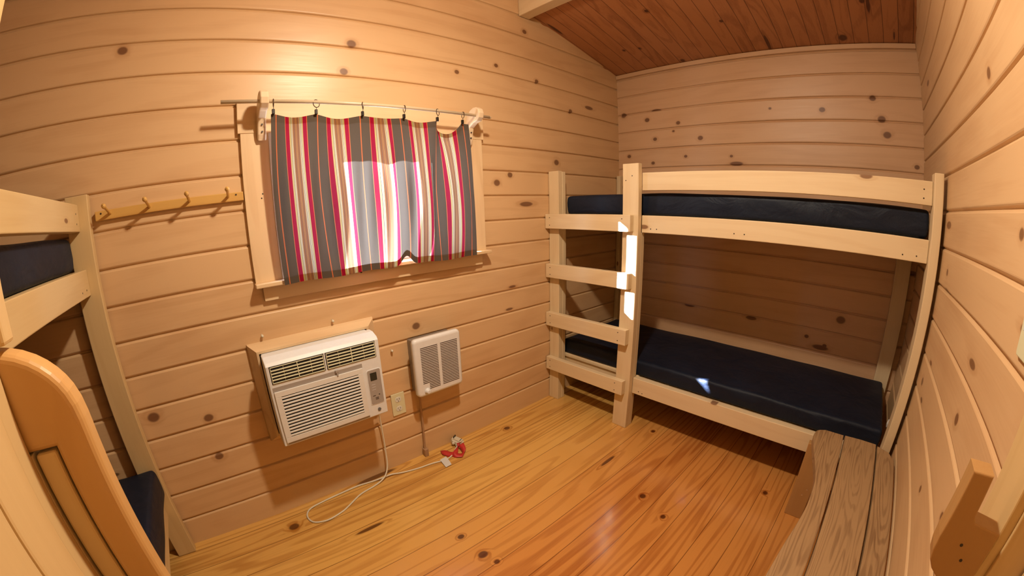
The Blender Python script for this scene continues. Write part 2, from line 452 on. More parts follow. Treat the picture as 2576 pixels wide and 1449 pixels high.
# ------------------------------------------------------------------ window
win = empty('window_1', (-1.97, 0, 1.4), kind='structure')
bm = BM(); add_box(bm, -2.567, WX0+.001, -.019, -.0005, 1.106, 1.712, .002)
for (x_, z_) in ((-2.500, 1.442), (-2.494, 1.459)): add_cyl(bm, (x_, -.017, z_), (x_, -.0196, z_), .0032, n=8, mi=1)
put('casing', bm, [M_TZ, M_SCREW], win)
bm = BM(); add_box(bm, WX1-.001, -1.371, -.019, -.0005, 1.106, 1.712, .002)
put('casing', bm, M_TZ, win)
bm = BM(); add_box(bm, -2.577, -1.361, -.022, -.0005, 1.703, 1.832, .002)
put('head_casing', bm, M_TX, win)
bm = BM(); add_box(bm, -2.572, -1.366, -.064, .02, 1.090, 1.107, .003)
put('window_sill', bm, M_TX, win)
bm = BM(); add_box(bm, -2.541, -1.401, -.020, -.0005, 1.028, 1.0895, .002)
add_cyl(bm, (-2.105, -.0205, 1.083), (-2.105, -.023, 1.083), .005, n=10, mi=1)
put('apron', bm, [M_TX, M_SCREW], win)
bm = BM()
fx0, fx1, fz0, fz1 = WX0+.001, WX1-.001, WZ0+.001, WZ1-.001
for (a, b, c, d) in ((fx0, fx1, fz0, fz0+.03), (fx0, fx1, fz1-.012, fz1), (fx0, fx0+.028, fz0, fz1), (fx1-.022, fx1, fz0, fz1)):
    add_box(bm, a, b, .03, .085, c, d, .002)
put('window_frame', bm, M_VINYL, win)
bm = BM()
add_box(bm, -1.99, -1.96, .05, .075, fz0+.03, fz1-.02, .002)
put('sash_rail', bm, M_VINYL, win)
bm = BM(); add_box(bm, fx0+.028, fx1-.022, .060, .063, fz0+.03, fz1-.012)
put('pane', bm, M_GLASS, win)
# thin jamb liners between wall and frame
bm = BM()
add_box(bm, -2.4545, -2.4425, -.0215, .001, 1.1075, 1.702, .001)
for (a, b, c, d) in ((WX0, WX0+.004, WZ0, WZ1), (WX1-.004, WX1, WZ0, WZ1), (WX0, WX1, WZ1-.004, WZ1)):
    add_box(bm, a, b, -.002, .03, c, d)
put('jamb', bm, M_VINYL, win)

# ------------------------------------------------------------------ curtain rod, brackets, rings, curtain
bm = BM(); add_cyl(bm, (-2.645, -.12, 1.803), (-1.395, -.12, 1.803), .0075, n=16)
add_cyl(bm, (-1.395, -.12, 1.803), (-1.385, -.12, 1.803), .0075, .003, n=16)
tag(put('curtain_rod', bm, M_ROD), 'thin pale curtain rod across the top of the window', 'curtain rod')

def bracket(xc, label):
    """scrolled wooden bracket: a board 26 mm thick in x, profile in y-z, hooks forward over the rod"""
    t = empty('rod_bracket', (xc, -.022, 1.66), label, 'bracket', 'wooden curtain rod brackets')
    poly = [(-.0225, 1.672), (-.040, 1.668), (-.050, 1.690), (-.054, 1.720), (-.064, 1.752), (-.098, 1.770), (-.128, 1.776), (-.145, 1.790), (-.150, 1.812), (-.142, 1.834), (-.122, 1.846),
            (-.098, 1.848), (-.072, 1.838), (-.050, 1.815), (-.034, 1.785), (-.0225, 1.76)]
    bm = BM(); add_prism(bm, poly, 0, xc-.017, xc+.017, .006, 3)
    bp_ = put('bracket_body', bm, M_BRKT, t)
    for z in (1.700, 1.728):
        bm = BM(); add_cyl(bm, (xc, -.046-(z-1.70)*.15, z), (xc, -.0575-(z-1.70)*.15, z), .0035, n=10)
        put('screw', bm, M_SCREW, t)
    return t
bracket(-2.484, 'scrolled wooden bracket holding the left end of the curtain rod')
bracket(-1.470, 'scrolled wooden bracket holding the right end of the curtain rod')

TOPX = [-2.455, -2.435, -2.269, -2.086, -1.898, -1.704, -1.556, -1.520]
MIDX = [-2.462, -2.440, -2.270, -2.083, -1.872, -1.712, -1.520, -1.489]
BOTX = [-2.459, -2.438, -2.254, -2.077, -1.878, -1.706, -1.518, -1.485]
UK = [-.13, 0., 1., 2., 3., 4., 5., 5.13]
def pl(arr, u):
    for i in range(len(UK)-1):
        if u <= UK[i+1] or i == len(UK)-2:
            t = (u-UK[i])/(UK[i+1]-UK[i]); return arr[i]+(arr[i+1]-arr[i])*t
CLIP_U = [-.08, .95, 2.04, 3.08, 3.98, 4.95]
def curtain_pt(u, v):
    # v: 0 top .. 1 bottom
    x = (pl(TOPX, u)*(1-v)*(1-2*v)+4*v*(1-v)*pl(MIDX, u)+pl(BOTX, u)*v*(2*v-1))
    # sag between clips
    sag = 0; dy = 0; dx = 0
    for i in range(5):
        a, b = CLIP_U[i], CLIP_U[i+1]
        if a <= u <= b:
            s = math.sin(PI*(u-a)/(b-a))
            sag = (.010, .012, .008, .010, .050)[i]*s**1.3
            dy = (.016, .020, -.008, .014, .050)[i]*s**1.5*math.exp(-v*(3.5 if i < 4 else 3.2))
            if i == 4: dx = .016*math.sin(2*PI*(u-a)/(b-a))*math.exp(-v*4)*-1
    z = 1.757-sag*math.exp(-v*4)
    fold = .015*math.sin(2*PI*u+.9+.6*math.sin(3*v))*min(1, v*2.2)+.008*math.sin(2*PI*u*1.7+2.1+1.2*v)*min(1, v*2.0)+.004*math.sin(2*PI*u*3.3+4*v)*v
    # hem shaped for light: lowered to block sun, lifted once to pass a sliver
    hem = .003*math.sin(u*4.1)-.026+.046*math.exp(-((u-2.90)/.17)**2)
    z = z*(1-v)+(1.116+hem)*v if False else (z+(1.116+hem-z)*v)
    y = -.104+dy+fold
    kk = max(0., (v-.55)/.45)**1.5
    y = y*(1-kk)+(-.080-.002*math.sin(u*5.))*kk
    return Vector((x+dx, min(y, -.067), z))
bm = BM(); uvl = bm.loops.layers.uv.new('cloth')
NU, NV = 330, 60
G = [[None]*(NV+1) for _ in range(NU+1)]
uu = [UK[0]+(UK[-1]-UK[0])*i/NU for i in range(NU+1)]
for i, u in enumerate(uu):
    for j in range(NV+1):
        G[i][j] = bm.verts.new(curtain_pt(u, j/NV))
for i in range(NU):
    for j in range(NV):
        f = bm.faces.new((G[i][j], G[i+1][j], G[i+1][j+1], G[i][j+1])); f.smooth = True
        for lp, (a, b) in zip(f.loops, ((i, j), (i+1, j), (i+1, j+1), (i, j+1))):
            lp[uvl].uv = (uu[a], b/NV)
# hems: a doubled strip along top and bottom, 1.5 mm behind the cloth
for (v0, v1) in ((0., .045), (.955, 1.)):
    prev = None
    for i, u in enumerate(uu):
        a = curtain_pt(u, v0)+Vector((0, .0015, 0)); b = curtain_pt(u, v1)+Vector((0, .0015, 0))
        cur = (bm.verts.new(a), bm.verts.new(b), u)
        if prev:
            f = bm.faces.new((prev[0], cur[0], cur[1], prev[1])); f.smooth = True
            for lp, q in zip(f.loops, ((prev[2], v0), (u, v0), (u, v1), (prev[2], v1))): lp[uvl].uv = q
        prev = cur
cur_o = put('curtain', bm, M_CURT)
tag(cur_o, 'short curtain with red, cream and grey vertical stripes hanging over the window', 'curtain')

ringlab = ['curtain ring with clip at the left edge of the curtain', 'second curtain ring from the left, on the first full fold', 'third curtain ring from the left on the rod',
           'fourth curtain ring from the left on the rod', 'curtain ring holding the left side of the sagging corner', 'rightmost curtain ring beside the right bracket']
def make_ring(x, ang, lab):
    t = empty('curtain_ring', (x, -.12, 1.803), lab, 'curtain ring', 'clip rings on the curtain rod')
    bm = BM()
    c = Vector((x, -.12, 1.7965)); r = .0155
    d = Vector((math.sin(ang), math.cos(ang), 0))
    pts = [c+d*math.cos(a)*r+Vector((0, 0, 1))*math.sin(a)*r for a in [2*PI*k/24 for k in range(25)]]
    add_tube(bm, pts, .0017, 6)
    put('ring', bm, M_BRONZE, t, smooth=True)
    bm = BM()
    add_tube(bm, [(x, -.12, 1.782), (x, -.119, 1.772)], .0010, 6)
    add_box(bm, x-.0055, x+.0055, -.119, -.108, 1.754, 1.774, .0015)
    put('clip', bm, M_BLACK, t)
for k, (u, a) in enumerate(zip(CLIP_U, (.1, 1.2, .5, .15, 1.0, .2))):
    make_ring(pl(TOPX, u), a, ringlab[k])

# ------------------------------------------------------------------ peg rail
pr = empty('peg_rail', (-2.855, 0, 1.46), 'amber wooden peg rail with four pegs left of the window', 'coat rack')
bm = BM(); add_box(bm, -3.146, -2.571, -.020, -.0005, 1.441, 1.476, .003)
put('backboard', bm, M_PEG, pr)
for x in (-3.086, -2.934, -2.781, -2.631):
    bm = BM()
    d = Vector((-.08, -1, .30)).normalized()
    add_lathe(bm, [(.0055, 0), (.0055, .062), (.008, .072), (.0092, .079), (.0078, .087), (.001, .090)], (x, -.018, 1.461), d, 16)
    put('peg', bm, M_PEG, pr, smooth=True)
for x in (-2.600, -3.122):
    bm = BM(); add_cyl(bm, (x, -.018, 1.466), (x, -.0215, 1.466), .0035, n=10)
    put('screw', bm, M_SCREW, pr)

# ------------------------------------------------------------------ air conditioner and its box frame
bm = BM()
# four flared boards round the opening
O = (-2.652, -2.071, .405, .862); I = (-2.622, -2.118, .445, .838)
yi = -.062
def fr(a, b, c, d):
    v = [bm.verts.new(p) for p in (a, b, c, d)]
    bm.faces.new(v)
ox0, ox1, oz0, oz1 = O; ix0, ix1, iz0, iz1 = I
oc = [(ox0, -.0005, oz0), (ox1, -.0005, oz0), (ox1, -.0005, oz1), (ox0, -.0005, oz1)]
om = [(ox0+.004, -.018, oz0+.004), (ox1-.004, -.018, oz0+.004), (ox1-.004, -.018, oz1-.004), (ox0+.004, -.018, oz1-.004)]
ic = [(ix0, yi, iz0), (ix1, yi, iz0), (ix1, yi, iz1), (ix0, yi, iz1)]
jc = [(ix0+.010, yi, iz0+.010), (ix1-.010, yi, iz0+.010), (ix1-.010, yi, iz1-.010), (ix0+.010, yi, iz1-.010)]
kc = [(p[0], -.0005, p[2]) for p in jc]
rings = [[bm.verts.new(p) for p in ring] for ring in (oc, om, ic, jc, kc, oc)]
for a in range(5):
    for i in range(4):
        bm.faces.new((rings[a][i], rings[a][(i+1) % 4], rings[a+1][(i+1) % 4], rings[a+1][i]))
bmesh.ops.remove_doubles(bm, verts=bm.verts, dist=1e-5)
tag(put('trim_4', bm, M_TX), kind='structure')

ac = empty('air_conditioner', (-2.372, -.1, .46), 'white window air conditioner set in the wall below the window', 'air conditioner')
AX0, AX1, AZ0, AZ1, AY = -2.610, -2.136, .460, .822, -.200
bm = BM()
# body sleeve behind the front
add_box(bm, -2.605, -2.135, -.125, -.0005, .462, .826, .004)
# front shell: closed profile swept in x with chamfered top edge
prof = [(-.115, .4585), (-.194, .4585), (-.200, .464), (-.200, .812), (-.190, .824), (-.150, .838), (-.115, .838)]
add_prism(bm, prof, 0, AX0-.002, AX1+.003, .004, 2)
housing = put('housing', bm, M_AC, ac)
def rect_on(bm, x0, x1, z0, z1, y0, y1, b=.0012, mi=0): add_box(bm, x0, x1, y0, y1, z0, z1, b, 2, mi)
# two discharge vents: dark recess, pale frame, louvers
for nm, (vx0, vx1) in (('air_vent', (-2.599, -2.377)), ('air_vent', (-2.371, -2.151))):
    vz0, vz1 = .738, .811
    bm = BM()
    rect_on(bm, vx0, vx1, vz0, vz1, -.2006, -.199, .0003, 1)
    for (a, b, c, d) in ((vx0+.003, vx1-.003, vz0+.003, vz0+.0055), (vx0+.003, vx1-.003, vz1-.0055, vz1-.003), (vx0+.003, vx0+.0055, vz0+.003, vz1-.003), (vx1-.0055, vx1-.003, vz0+.003, vz1-.003)):
        rect_on(bm, a, b, c, d, -.2045, -.2004, .0006)
    for k in range(1, 5):
        z = vz0+.0045+k*(vz1-vz0-.009)/5
        rect_on(bm, vx0+.004, vx1-.004, z-.0022, z+.0022, -.2055, -.2004, .0008)
    xm = (vx0+vx1)/2
    rect_on(bm, xm-.0016, xm+.0016, vz0+.004, vz1-.004, -.206, -.2004, .0006)
    for q in (.25, .75):
        x = vx0+(vx1-vx0)*q
        for k in range(5): rect_on(bm, x-.0008, x+.0008, vz0+.008+k*.0130, vz0+.014+k*.0130, -.202, -.2004, .0002)
    put(nm, bm, [M_LOUV, M_DARK], ac)
# intake grille
bm = BM()
gx0, gx1, gz0, gz1 = -2.600, -2.224, .476, .705
rect_on(bm, gx0-.003, gx1+.002, .705, .724, -.2006, -.199, .0003, 2)    # filter gap above
rect_on(bm, gx0+.006, gx1+.002, .466, .476, -.2006, -.199, .0003, 2)
sx0, sx1, sz0, sz1 = -2.576, -2.246, .499, .682
rect_on(bm, sx0, sx1, sz0, sz1, -.2006, -.199, .0003, 1)
for (a, b, c, d) in ((gx0, gx1, sz1, gz1), (gx0, gx1, gz0, sz0), (gx0, sx0, sz0, sz1), (sx1, gx1, sz0, sz1)):
    rect_on(bm, a, b, c, d, -.206, -.1995, .0012)
for k in range(13):
    z = sz0+(k+.5)*(sz1-sz0)/13
    if k in (0, 12): pass
    rect_on(bm, sx0-.001, sx1+.001, z-.0037, z+.0037, -.2065, -.2008, .0015)
put('intake_grille', bm, [M_ACF, M_DARK, M_GREYP], ac)
bm = BM(); rect_on(bm, -2.342, -2.327, .716, .728, -.209, -.200, .002); rect_on(bm, -2.338, -2.331, .700, .716, -.208, -.205, .001)
put('vent_tab', bm, M_GREYP, ac)
# control panel
bm = BM()
def rrect(bm, x0, x1, z0, z1, r, y0, y1, b, mi=0, n=6):
    poly = []
    for cx, cz, a0 in ((x1-r, z1-r, 0), (x0+r, z1-r, 90), (x0+r, z0+r, 180), (x1-r, z0+r, 270)):
        for k in range(n+1):
            a = math.radians(a0+90*k/n); poly.append((cx+r*math.cos(a), cz+r*math.sin(a)))
    add_prism(bm, poly, 1, y0, y1, b, 2, mi)
rrect(bm, -2.208, -2.142, .517, .686, .010, -.2015, -.199, .0008, 1)
rrect(bm, -2.205, -2.145, .520, .683, .008, -.2022, -.199, .0005, 0)
add_box(bm, -2.194, -2.181, -.2030, -.2020, .5595, .5620, .0004, 2, 2); add_box(bm, -2.166, -2.160, -.2030, -.2020, .5600, .5640, .0004, 2, 2)
for z in (.541, .5455, .550):
    add_box(bm, -2.183, -2.168, -.2030, -.2020, z-.0009, z+.0009, .0003, 2, 2)
for z in (.590, .602, .614):
    add_box(bm, -2.193, -2.175, -.2027, -.2020, z-.0005, z+.0005, 0, 2, 3)
cp = put('control_panel', bm, [M_GREYP, M_AC, M_SCREW, M_AC], ac)
bm = BM(); rrect(bm, -2.194, -2.163, .633, .670, .002, -.2028, -.2018, .0004)
put('display', bm, M_DISP, cp)
# round maker's badge
bm = BM()
add_cyl(bm, (-2.173, -.2005, .489), (-.0-2.173, -.2028, .489), .0078, n=28)
for k in range(28):
    pass
add_tube(bm, [(-2.173+.0062*math.cos(a), -.2030, .489+.0062*math.sin(a)) for a in [2*PI*k/24 for k in range(25)]], .0005, 5, 1)
add_tube(bm, smooth_path([(-2.1765+dx, -.2031, .489+dz) for dx, dz in ((.0025, .0030), (.0005, .0042), (-.0012, .0012), (-.0003, -.0030), (.0022, -.0020), (.0025, .0004), (.0006, .0002))], 4), .00045, 5, 1)
add_tube(bm, smooth_path([(-2.1700+dx, -.2031, .489+dz) for dx, dz in ((.0018, .0030), (-.0005, .0040), (-.0016, .0022), (-.0002, .0006), (-.0018, -.0012), (-.0006, -.0032), (.0022, -.0022))], 4), .00045, 5, 1)
put('badge', bm, [M_BADGE, M_SILV], ac)
# power cord: down the wall, loop on the floor, to plug by the wall
cord_pts = [(-2.165, -.10, .462), (-2.150, -.085, .44), (-2.125, -.045, .38), (-2.116, -.030, .34), (-2.113, -.026, .228), (-2.116, -.030, .14), (-2.125, -.045, .07), (-2.150, -.065, .030), (-2.185, -.078, .012),
            (-2.235, -.088, .005), (-2.319, -.105, .0045), (-2.400, -.150, .0045), (-2.449, -.173, .0045), (-2.527, -.187, .0045), (-2.589, -.162, .0045), (-2.604, -.105, .0045), (-2.575, -.060, .0045),
            (-2.50, -.044, .0045), (-2.40, -.036, .0045), (-2.30, -.034, .0045), (-2.225, -.048, .0060), (-2.170, -.058, .0100), (-2.12, -.064, .0120), (-2.066, -.078, .0055), (-1.98, -.100, .0045), (-1.90, -.112, .0045),
            (-1.855, -.124, .0045), (-1.825, -.132, .0045), (-1.800, -.133, .0045), (-1.765, -.122, .0060), (-1.730, -.100, .012), (-1.700, -.080, .016)]
bm = BM(); add_tube(bm, smooth_path(cord_pts, 7), .0042, 8)
cord = put('power_cord', bm, M_CORD, ac, smooth=True, label='cream cord looping over the floor')
bm = BM()
# LCDI plug: rounded body with grips and blades
c0 = Vector((-1.676, -.050, .024))
t = bmesh.new(); bmesh.ops.create_cube(t, size=1); bmesh.ops.scale(t, vec=(.050, .072, .034), verts=t.verts)
bmesh.ops.bevel(t, geom=t.edges[:], offset=.010, segments=3, affect='EDGES')
Mx = Matrix.Translation(c0) @ Matrix.Rotation(.45, 4, 'Z') @ Matrix.Rotation(.25, 4, 'X')
merge(bm, t, 0, Mx)
for (dx, dy) in ((-.027, .012), (-.027, -.012)):
    t = bmesh.new(); bmesh.ops.create_uvsphere(t, u_segments=12, v_segments=8, radius=.010)
    merge(bm, t, 0, Mx @ Matrix.Translation((dx, dy, -.004)))
for (dx, l) in ((-.010, .017), (.006, .015)):
    t = bmesh.new(); bmesh.ops.create_cube(t, size=1); bmesh.ops.scale(t, vec=(.0016, .006, l), verts=t.verts)
    merge(bm, t, 1, Mx @ Matrix.Translation((dx, .024, .017+l/2)))
t = bmesh.new(); bmesh.ops.create_cube(t, size=1); bmesh.ops.scale(t, vec=(.026, .0030, .0015), verts=t.verts)
merge(bm, t, 1, Mx @ Matrix.Translation((.004, -.016, .0175)))
put('plug', bm, [M_PLUG, M_BLACK], cord, label='chunky cream plug with dark blades')
bm = BM()
def ribbon(bm, pts, w, mi=0):
    sp = smooth_path([p[0] for p in pts], 5); ws = smooth_path([p[1] for p in pts], 5)
    prev = None
    for p, s in zip(sp, ws):
        s = s.normalized()*w
        a = [bm.verts.new(q) for q in (p+s, p-s)]
        if prev: bm.faces.new((prev[0], a[0], a[1], prev[1]))
        prev = a
ribbon(bm, [((-1.800, -.060, .006), (.3, 1, 0)), ((-1.790, -.080, .012), (.8, .6, .3)), ((-1.776, -.108, .010), (.9, .3, .3)), ((-1.765, -.126, .012), (.5, .2, .7)), ((-1.745, -.128, .016), (.1, .8, .4)),
            ((-1.715, -.108, .020), (.5, .9, .2)), ((-1.690, -.086, .030), (.9, .3, 0)), ((-1.684, -.082, .034), (.9, -.3, 0))], .017)
ribbon(bm, [((-1.762, -.132, .012), (.3, .3, .7)), ((-1.745, -.150, .010), (.5, .6, .1)), ((-1.722, -.162, .008), (.6, .8, .1)), ((-1.700, -.150, .012), (.9, .3, .4)), ((-1.688, -.120, .022), (.9, 0, .5)), ((-1.684, -.095, .030), (.9, -.1, .2))], .016)
red = put('warning_strap', bm, M_RED, cord, smooth=True, label='twisted red warning strap')
sm = red.modifiers.new('t', 'SOLIDIFY'); sm.thickness = .001
bm = BM()
v = [bm.verts.new(p) for p in ((-1.846, -.119, .0095), (-1.803, -.116, .0100), (-1.808, -.155, .006), (-1.816, -.189, .0035), (-1.854, -.191, .0030), (-1.850, -.155, .006))]
bm.faces.new((v[0], v[1], v[2], v[5])); bm.faces.new((v[5], v[2], v[3], v[4]))
tg = put('cord_tag', bm, M_TAG, cord, label='white paper tag')
sm = tg.modifiers.new('t', 'SOLIDIFY'); sm.thickness = .0008

# ------------------------------------------------------------------ wall heater
ht = empty('wall_heater', (-1.78, 0, .41), 'small white louvered wall heater right of the air conditioner', 'heater')
bm = BM(); add_box(bm, -1.900, -1.662, -.090, -.0005, .425, .706, .003)
put('heater_box', bm, M_GALV, ht, label='grey steel box')
bm = BM()
hx0, hx1, hz0, hz1 = -1.921, -1.641, .413, .725
# cover: rounded rectangle with soft edge
t = bmesh.new()
poly = []
r = .022
for cx, cz, a0 in ((hx1-r, hz1-r, 0), (hx0+r, hz1-r, 90), (hx0+r, hz0+r, 180), (hx1-r, hz0+r, 270)):
    for k in range(7):
        a = math.radians(a0+90*k/6); poly.append((cx, cz, math.cos(a), math.sin(a)))
ringsv = []
for (inset, y) in ((0, -.078), (0, -.093), (.0025, -.1005), (.008, -.1045), (.016, -.1055)):
    ringsv.append([t.verts.new((cx+ca*(r-inset), y, cz+sa*(r-inset))) for cx, cz, ca, sa in poly])
for a in range(len(ringsv)-1):
    n = len(poly)
    for i in range(n):
        f = t.faces.new((ringsv[a][i], ringsv[a][(i+1) % n], ringsv[a+1][(i+1) % n], ringsv[a+1][i])); f.smooth = True
t.faces.new(ringsv[-1]); t.faces.new(ringsv[0][::-1])
merge(bm, t)
put('heater_cover', bm, M_HEAT, ht)
bm = BM()
n = 26
for k in range(n):
    z = .676-k*(.676-.4505)/(n-1)
    if z > .482-.001: add_box(bm, -1.886, -1.786, -.1062, -.1050, z-.0021, z+.0021)
    else: add_box(bm, -1.850, -1.786, -.1062, -.1050, z-.0021, z+.0021)
    add_box(bm, -1.769, -1.665, -.1062, -.1050, z-.0021, z+.0021)
put('grille_slots', bm, M_BADGE if False else plain('slot_dark', (.10, .07, .065), .6), ht)
bm = BM()
add_lathe(bm, [(.0001, .0), (.017, .0), (.017, .004), (.0125, .006), (.0115, .018), (.0095, .0195), (.0001, .0195)], (-1.866, -.1050, .441), (0, -1, 0), 28)
add_box(bm, -1.8672, -1.8648, -.1262, -.124, .436, .452, .0005)
put('thermostat_knob', bm, M_HEAT, ht)
bm = BM()
add_tube(bm, smooth_path([(-1.880, -.045, .430), (-1.876, -.030, .38), (-1.871, -.016, .30), (-1.869, -.012, .22), (-1.872, -.012, .12), (-1.876, -.014, .06), (-1.877, -.018, .045)], 6), .0058, 8)
add_box(bm, -1.888, -1.864, -.034, -.006, .0, .048, .003)
put('supply_cable', bm, M_CONDUIT, ht, label='tan cable running down the wall')

# ------------------------------------------------------------------ outlet
ol = empty('wall_outlet', (-1.993, 0, .37), 'ivory duplex outlet between the air conditioner and the heater', 'outlet')
bm = BM(); rrect(bm, -2.030, -1.954, .308, .432, .004, -.006, -.0005, .002)
put('cover_plate', bm, M_IVORY, ol)
for z in (.397, .344):
    bm = BM()
    rrect(bm, -2.009, -1.975, z-.0145, z+.0145, .0135, -.0080, -.0055, .0008)
    for dx in (-.0065, .0065): add_box(bm, -1.992+dx-.001, -1.992+dx+.001, -.0084, -.0079, z-.001, z+.008, 0, 2, 1)
    add_cyl(bm, (-1.992, -.0079, z-.008), (-1.992, -.0084, z-.008), .0026, n=10, mi=1)
    put('receptacle', bm, [M_IVORYW, M_SCREW], ol)

# small pins in the wall
for (x, z, lab) in ((-2.265, .890, 'pale pin in the wall above the middle of the air conditioner'), (-2.580, .893, 'pale pin in the wall above the left corner of the air conditioner'), (-1.994, .676, 'pale pin in the wall between air conditioner and heater')):
    bm = BM()
    add_lathe(bm, [(.0012, 0), (.0012, .006), (.0048, .008), (.0062, .013), (.0048, .019), (.0001, .021)], (x, -.0005, z), Vector((.1, -1, -.5)), 14)
    tag(put('wall_pin', bm, M_PLUG, None, smooth=True), lab, 'pin', 'pale pins in the back wall')

# ------------------------------------------------------------------ bunk beds
def bunk(label, x0, s, flip, M_LX, M_LY, M_LZ):
    """local d = depth from the front of the posts, w = distance from the ladder end wall; placed as X = x0 + s*d; Y = -w or mirrored"""
    t = empty('bunk_bed', (x0+s*.4, -1.03, 0), label, 'bunk bed', 'pine bunk beds at the two ends of the cabin')
    def X(d): return x0+s*d
    def Y(w): return (-w) if not flip else (-(W)+w)
    def piece(name, d0, d1, w0, w1, z0, z1, mat, b=.003, parent=t, screws=()):
        bm = BM(); add_box(bm, X(d0), X(d1), Y(w0), Y(w1), z0, z1, b)
        if screws:
            for (w, z) in screws:
                p = Vector((X(min(d0, d1)-.0006), Y(w), z)); q = Vector((X(min(d0, d1)+.003), Y(w), z))
                add_cyl(bm, p, q, .0032, n=8, mi=1)
        return put(name, bm, [mat, M_SCREW], parent)
    # ladder posts (doubled timbers) and end posts
    piece('post', 0., .038, .003, .084, 0, 1.552, M_LZ)
    piece('post', .0385, .070, .004, .085, 0, 1.548, M_LZ)
    piece('post', 0., .038, .546, .644, 0, 1.558, M_LZ, screws=((.566, 1.468), (.605, 1.492)))
    piece('post', .0385, .076, .556, .643, 0, 1.187, M_LZ)
    piece('post', 0., .088, 2.014, 2.054, 0, 1.540, M_LZ)
    piece('post', .790, .826, .003, .036, 0, 1.560, M_LZ)
    piece('post', .790, .828, 1.945, 2.035, 0, 1.28, M_LZ)
    # ladder rungs
    for k, (z0, z1) in enumerate(((.2325, .323), (.549, .642), (.877, .966), (1.193, 1.284))):
        piece('ladder_rung', -.038, -.0005, .003 if k else .006, .617, z0, z1, M_LY,
              screws=((.04, z0+.022), (.04, z1-.022), (.565, z0+.022), (.565, z1-.022)))
    # rails
    piece('guard_rail', .0385, .076, .645, 2.013, 1.414, 1.509, M_LY, screws=((1.975, 1.44), (1.975, 1.475)))
    piece('side_rail', .0385, .076, .645, 2.013, 1.188, 1.281, M_LY, screws=((.70, 1.21), (.735, 1.21), (1.15, 1.215), (1.20, 1.215), (1.905, 1.21), (1.965, 1.212)))
    piece('side_rail', .0885, .120, .012, .637, 1.188, 1.279, M_LY)
    piece('side_rail', .0385, .076, .645, 2.013, .233, .334, M_LY, screws=((.69, .255), (.715, .25)))
    piece('side_rail', .0885, .120, .012, .656, .233, .334, M_LY)
    piece('side_rail', .755, .789, .012, 2.013, 1.188, 1.279, M_LY)
    piece('side_rail', .755, .789, .012, 2.013, .233, .334, M_LY)
    for z in (1.188, .233):
        piece('end_rail', .121, .754, .012, .050, z, z+.09, M_LX)
        piece('end_rail', .121, .754, 1.975, 2.012, z, z+.09, M_LX)
    piece('bed_deck', .0765, .754, .052, 1.974, 1.262, 1.280, M_LX, .001)
    piece('bed_deck', .0765, .754, .052, 1.974, .312, .328, M_LX, .001)
    return t

def mattress(label, x0, s, flip, d0, d1, w0, w1, z0, z1, seed, push=0.):
    t = bmesh.new()
    def Y(w): return (-w) if not flip else (-(W)+w)
    nx, ny, nz = 22, 56, 5
    rnd = random.Random(seed)
    def shape(a, b, c):
        d = d0+(d1-d0)*a; w = w0+(w1-w0)*b; z = z0+(z1-z0)*c
        d -= push*(1-a)*min(1., max(0., (w-.70)/.25))
        nz_ = noise.noise(Vector((d*4+seed, w*3, 0)))
        if c > .99:
            ed = min(a, 1-a, (b)*3, (1-b)*3)
            z += .006*nz_ + .004*min(1, ed*6)
        fr = noise.noise(Vector((w*5+seed, c*2.2+w*1.5, 3)))
        if a < .01: d += -.006*math.sin(PI*c)+.005*fr
        if a > .99: d += .004*math.sin(PI*c)
        if b < .01: w -= .006*math.sin(PI*c)
        if b > .99: w += .004*math.sin(PI*c)
        return Vector((x0+s*d, Y(w), z))
    vs = {}
    def V(i, j, k):
        key = (i, j, k)
        if key not in vs: vs[key] = t.verts.new(shape(i/nx, j/ny, k/nz))
        return vs[key]
    for i in range(nx):
        for j in range(ny):
            for k in (0, nz): t.faces.new((V(i, j, k), V(i+1, j, k), V(i+1, j+1, k), V(i, j+1, k)))
    for j in range(ny):
        for k in range(nz):
            for i in (0, nx): t.faces.new((V(i, j, k), V(i, j+1, k), V(i, j+1, k+1), V(i, j, k+1)))
    for i in range(nx):
        for k in range(nz):
            for j in (0, ny): t.faces.new((V(i, j, k), V(i+1, j, k), V(i+1, j, k+1), V(i, j, k+1)))
    bmesh.ops.recalc_face_normals(t, faces=t.faces)
    bm = BM(); merge(bm, t)
    # piping seam along the top edge
    base = Vector((x0+s*(d0+d1)/2, Y((w0+w1)/2), z0))
    bmesh.ops.translate(bm, verts=bm.verts, vec=-base)
    bmesh.ops.recalc_face_normals(bm, faces=bm.faces)
    me = bpy.data.meshes.new('mattress'); bm.to_mesh(me); bm.free(); me.materials.append(M_NAVY)
    for p in me.polygons: p.use_smooth = True
    o = bpy.data.objects.new('mattress', me); COL.objects.link(o); o.location = base
    bv = o.modifiers.new('bevel', 'BEVEL'); bv.width = .016; bv.segments = 4; bv.limit_method = 'ANGLE'; bv.angle_limit = math.radians(50)
    wn = o.modifiers.new('wn', 'WEIGHTED_NORMAL')
    return tag(o, label, 'mattress', 'dark blue bunk mattresses')

XR, XL = -.830, -3.160
bunk('pine bunk bed with ladder against the right wall', XR, 1, False, M_LX, M_LY, M_LZ)
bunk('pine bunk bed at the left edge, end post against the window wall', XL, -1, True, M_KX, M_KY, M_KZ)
mattress('dark blue mattress on the top bunk of the right bed', XR, 1, False, .084, .750, .088, 2.008, 1.2815, 1.398, 1)
mattress('dark blue lower mattress of the right bunk bed with a sliver of sun on it', XR, 1, False, .084, .750, .055, 2.000, .3350, .432, 2)
mattress('dark blue mattress on the top bunk at the left edge', XL, -1, True, .084, .750, .088, 2.005, 1.2815, 1.400, 3)
mattress('dark blue mattress on the bottom bunk at the left edge', XL, -1, True, .078, .750, .055, 2.008, .3350, .474, 4, .068)

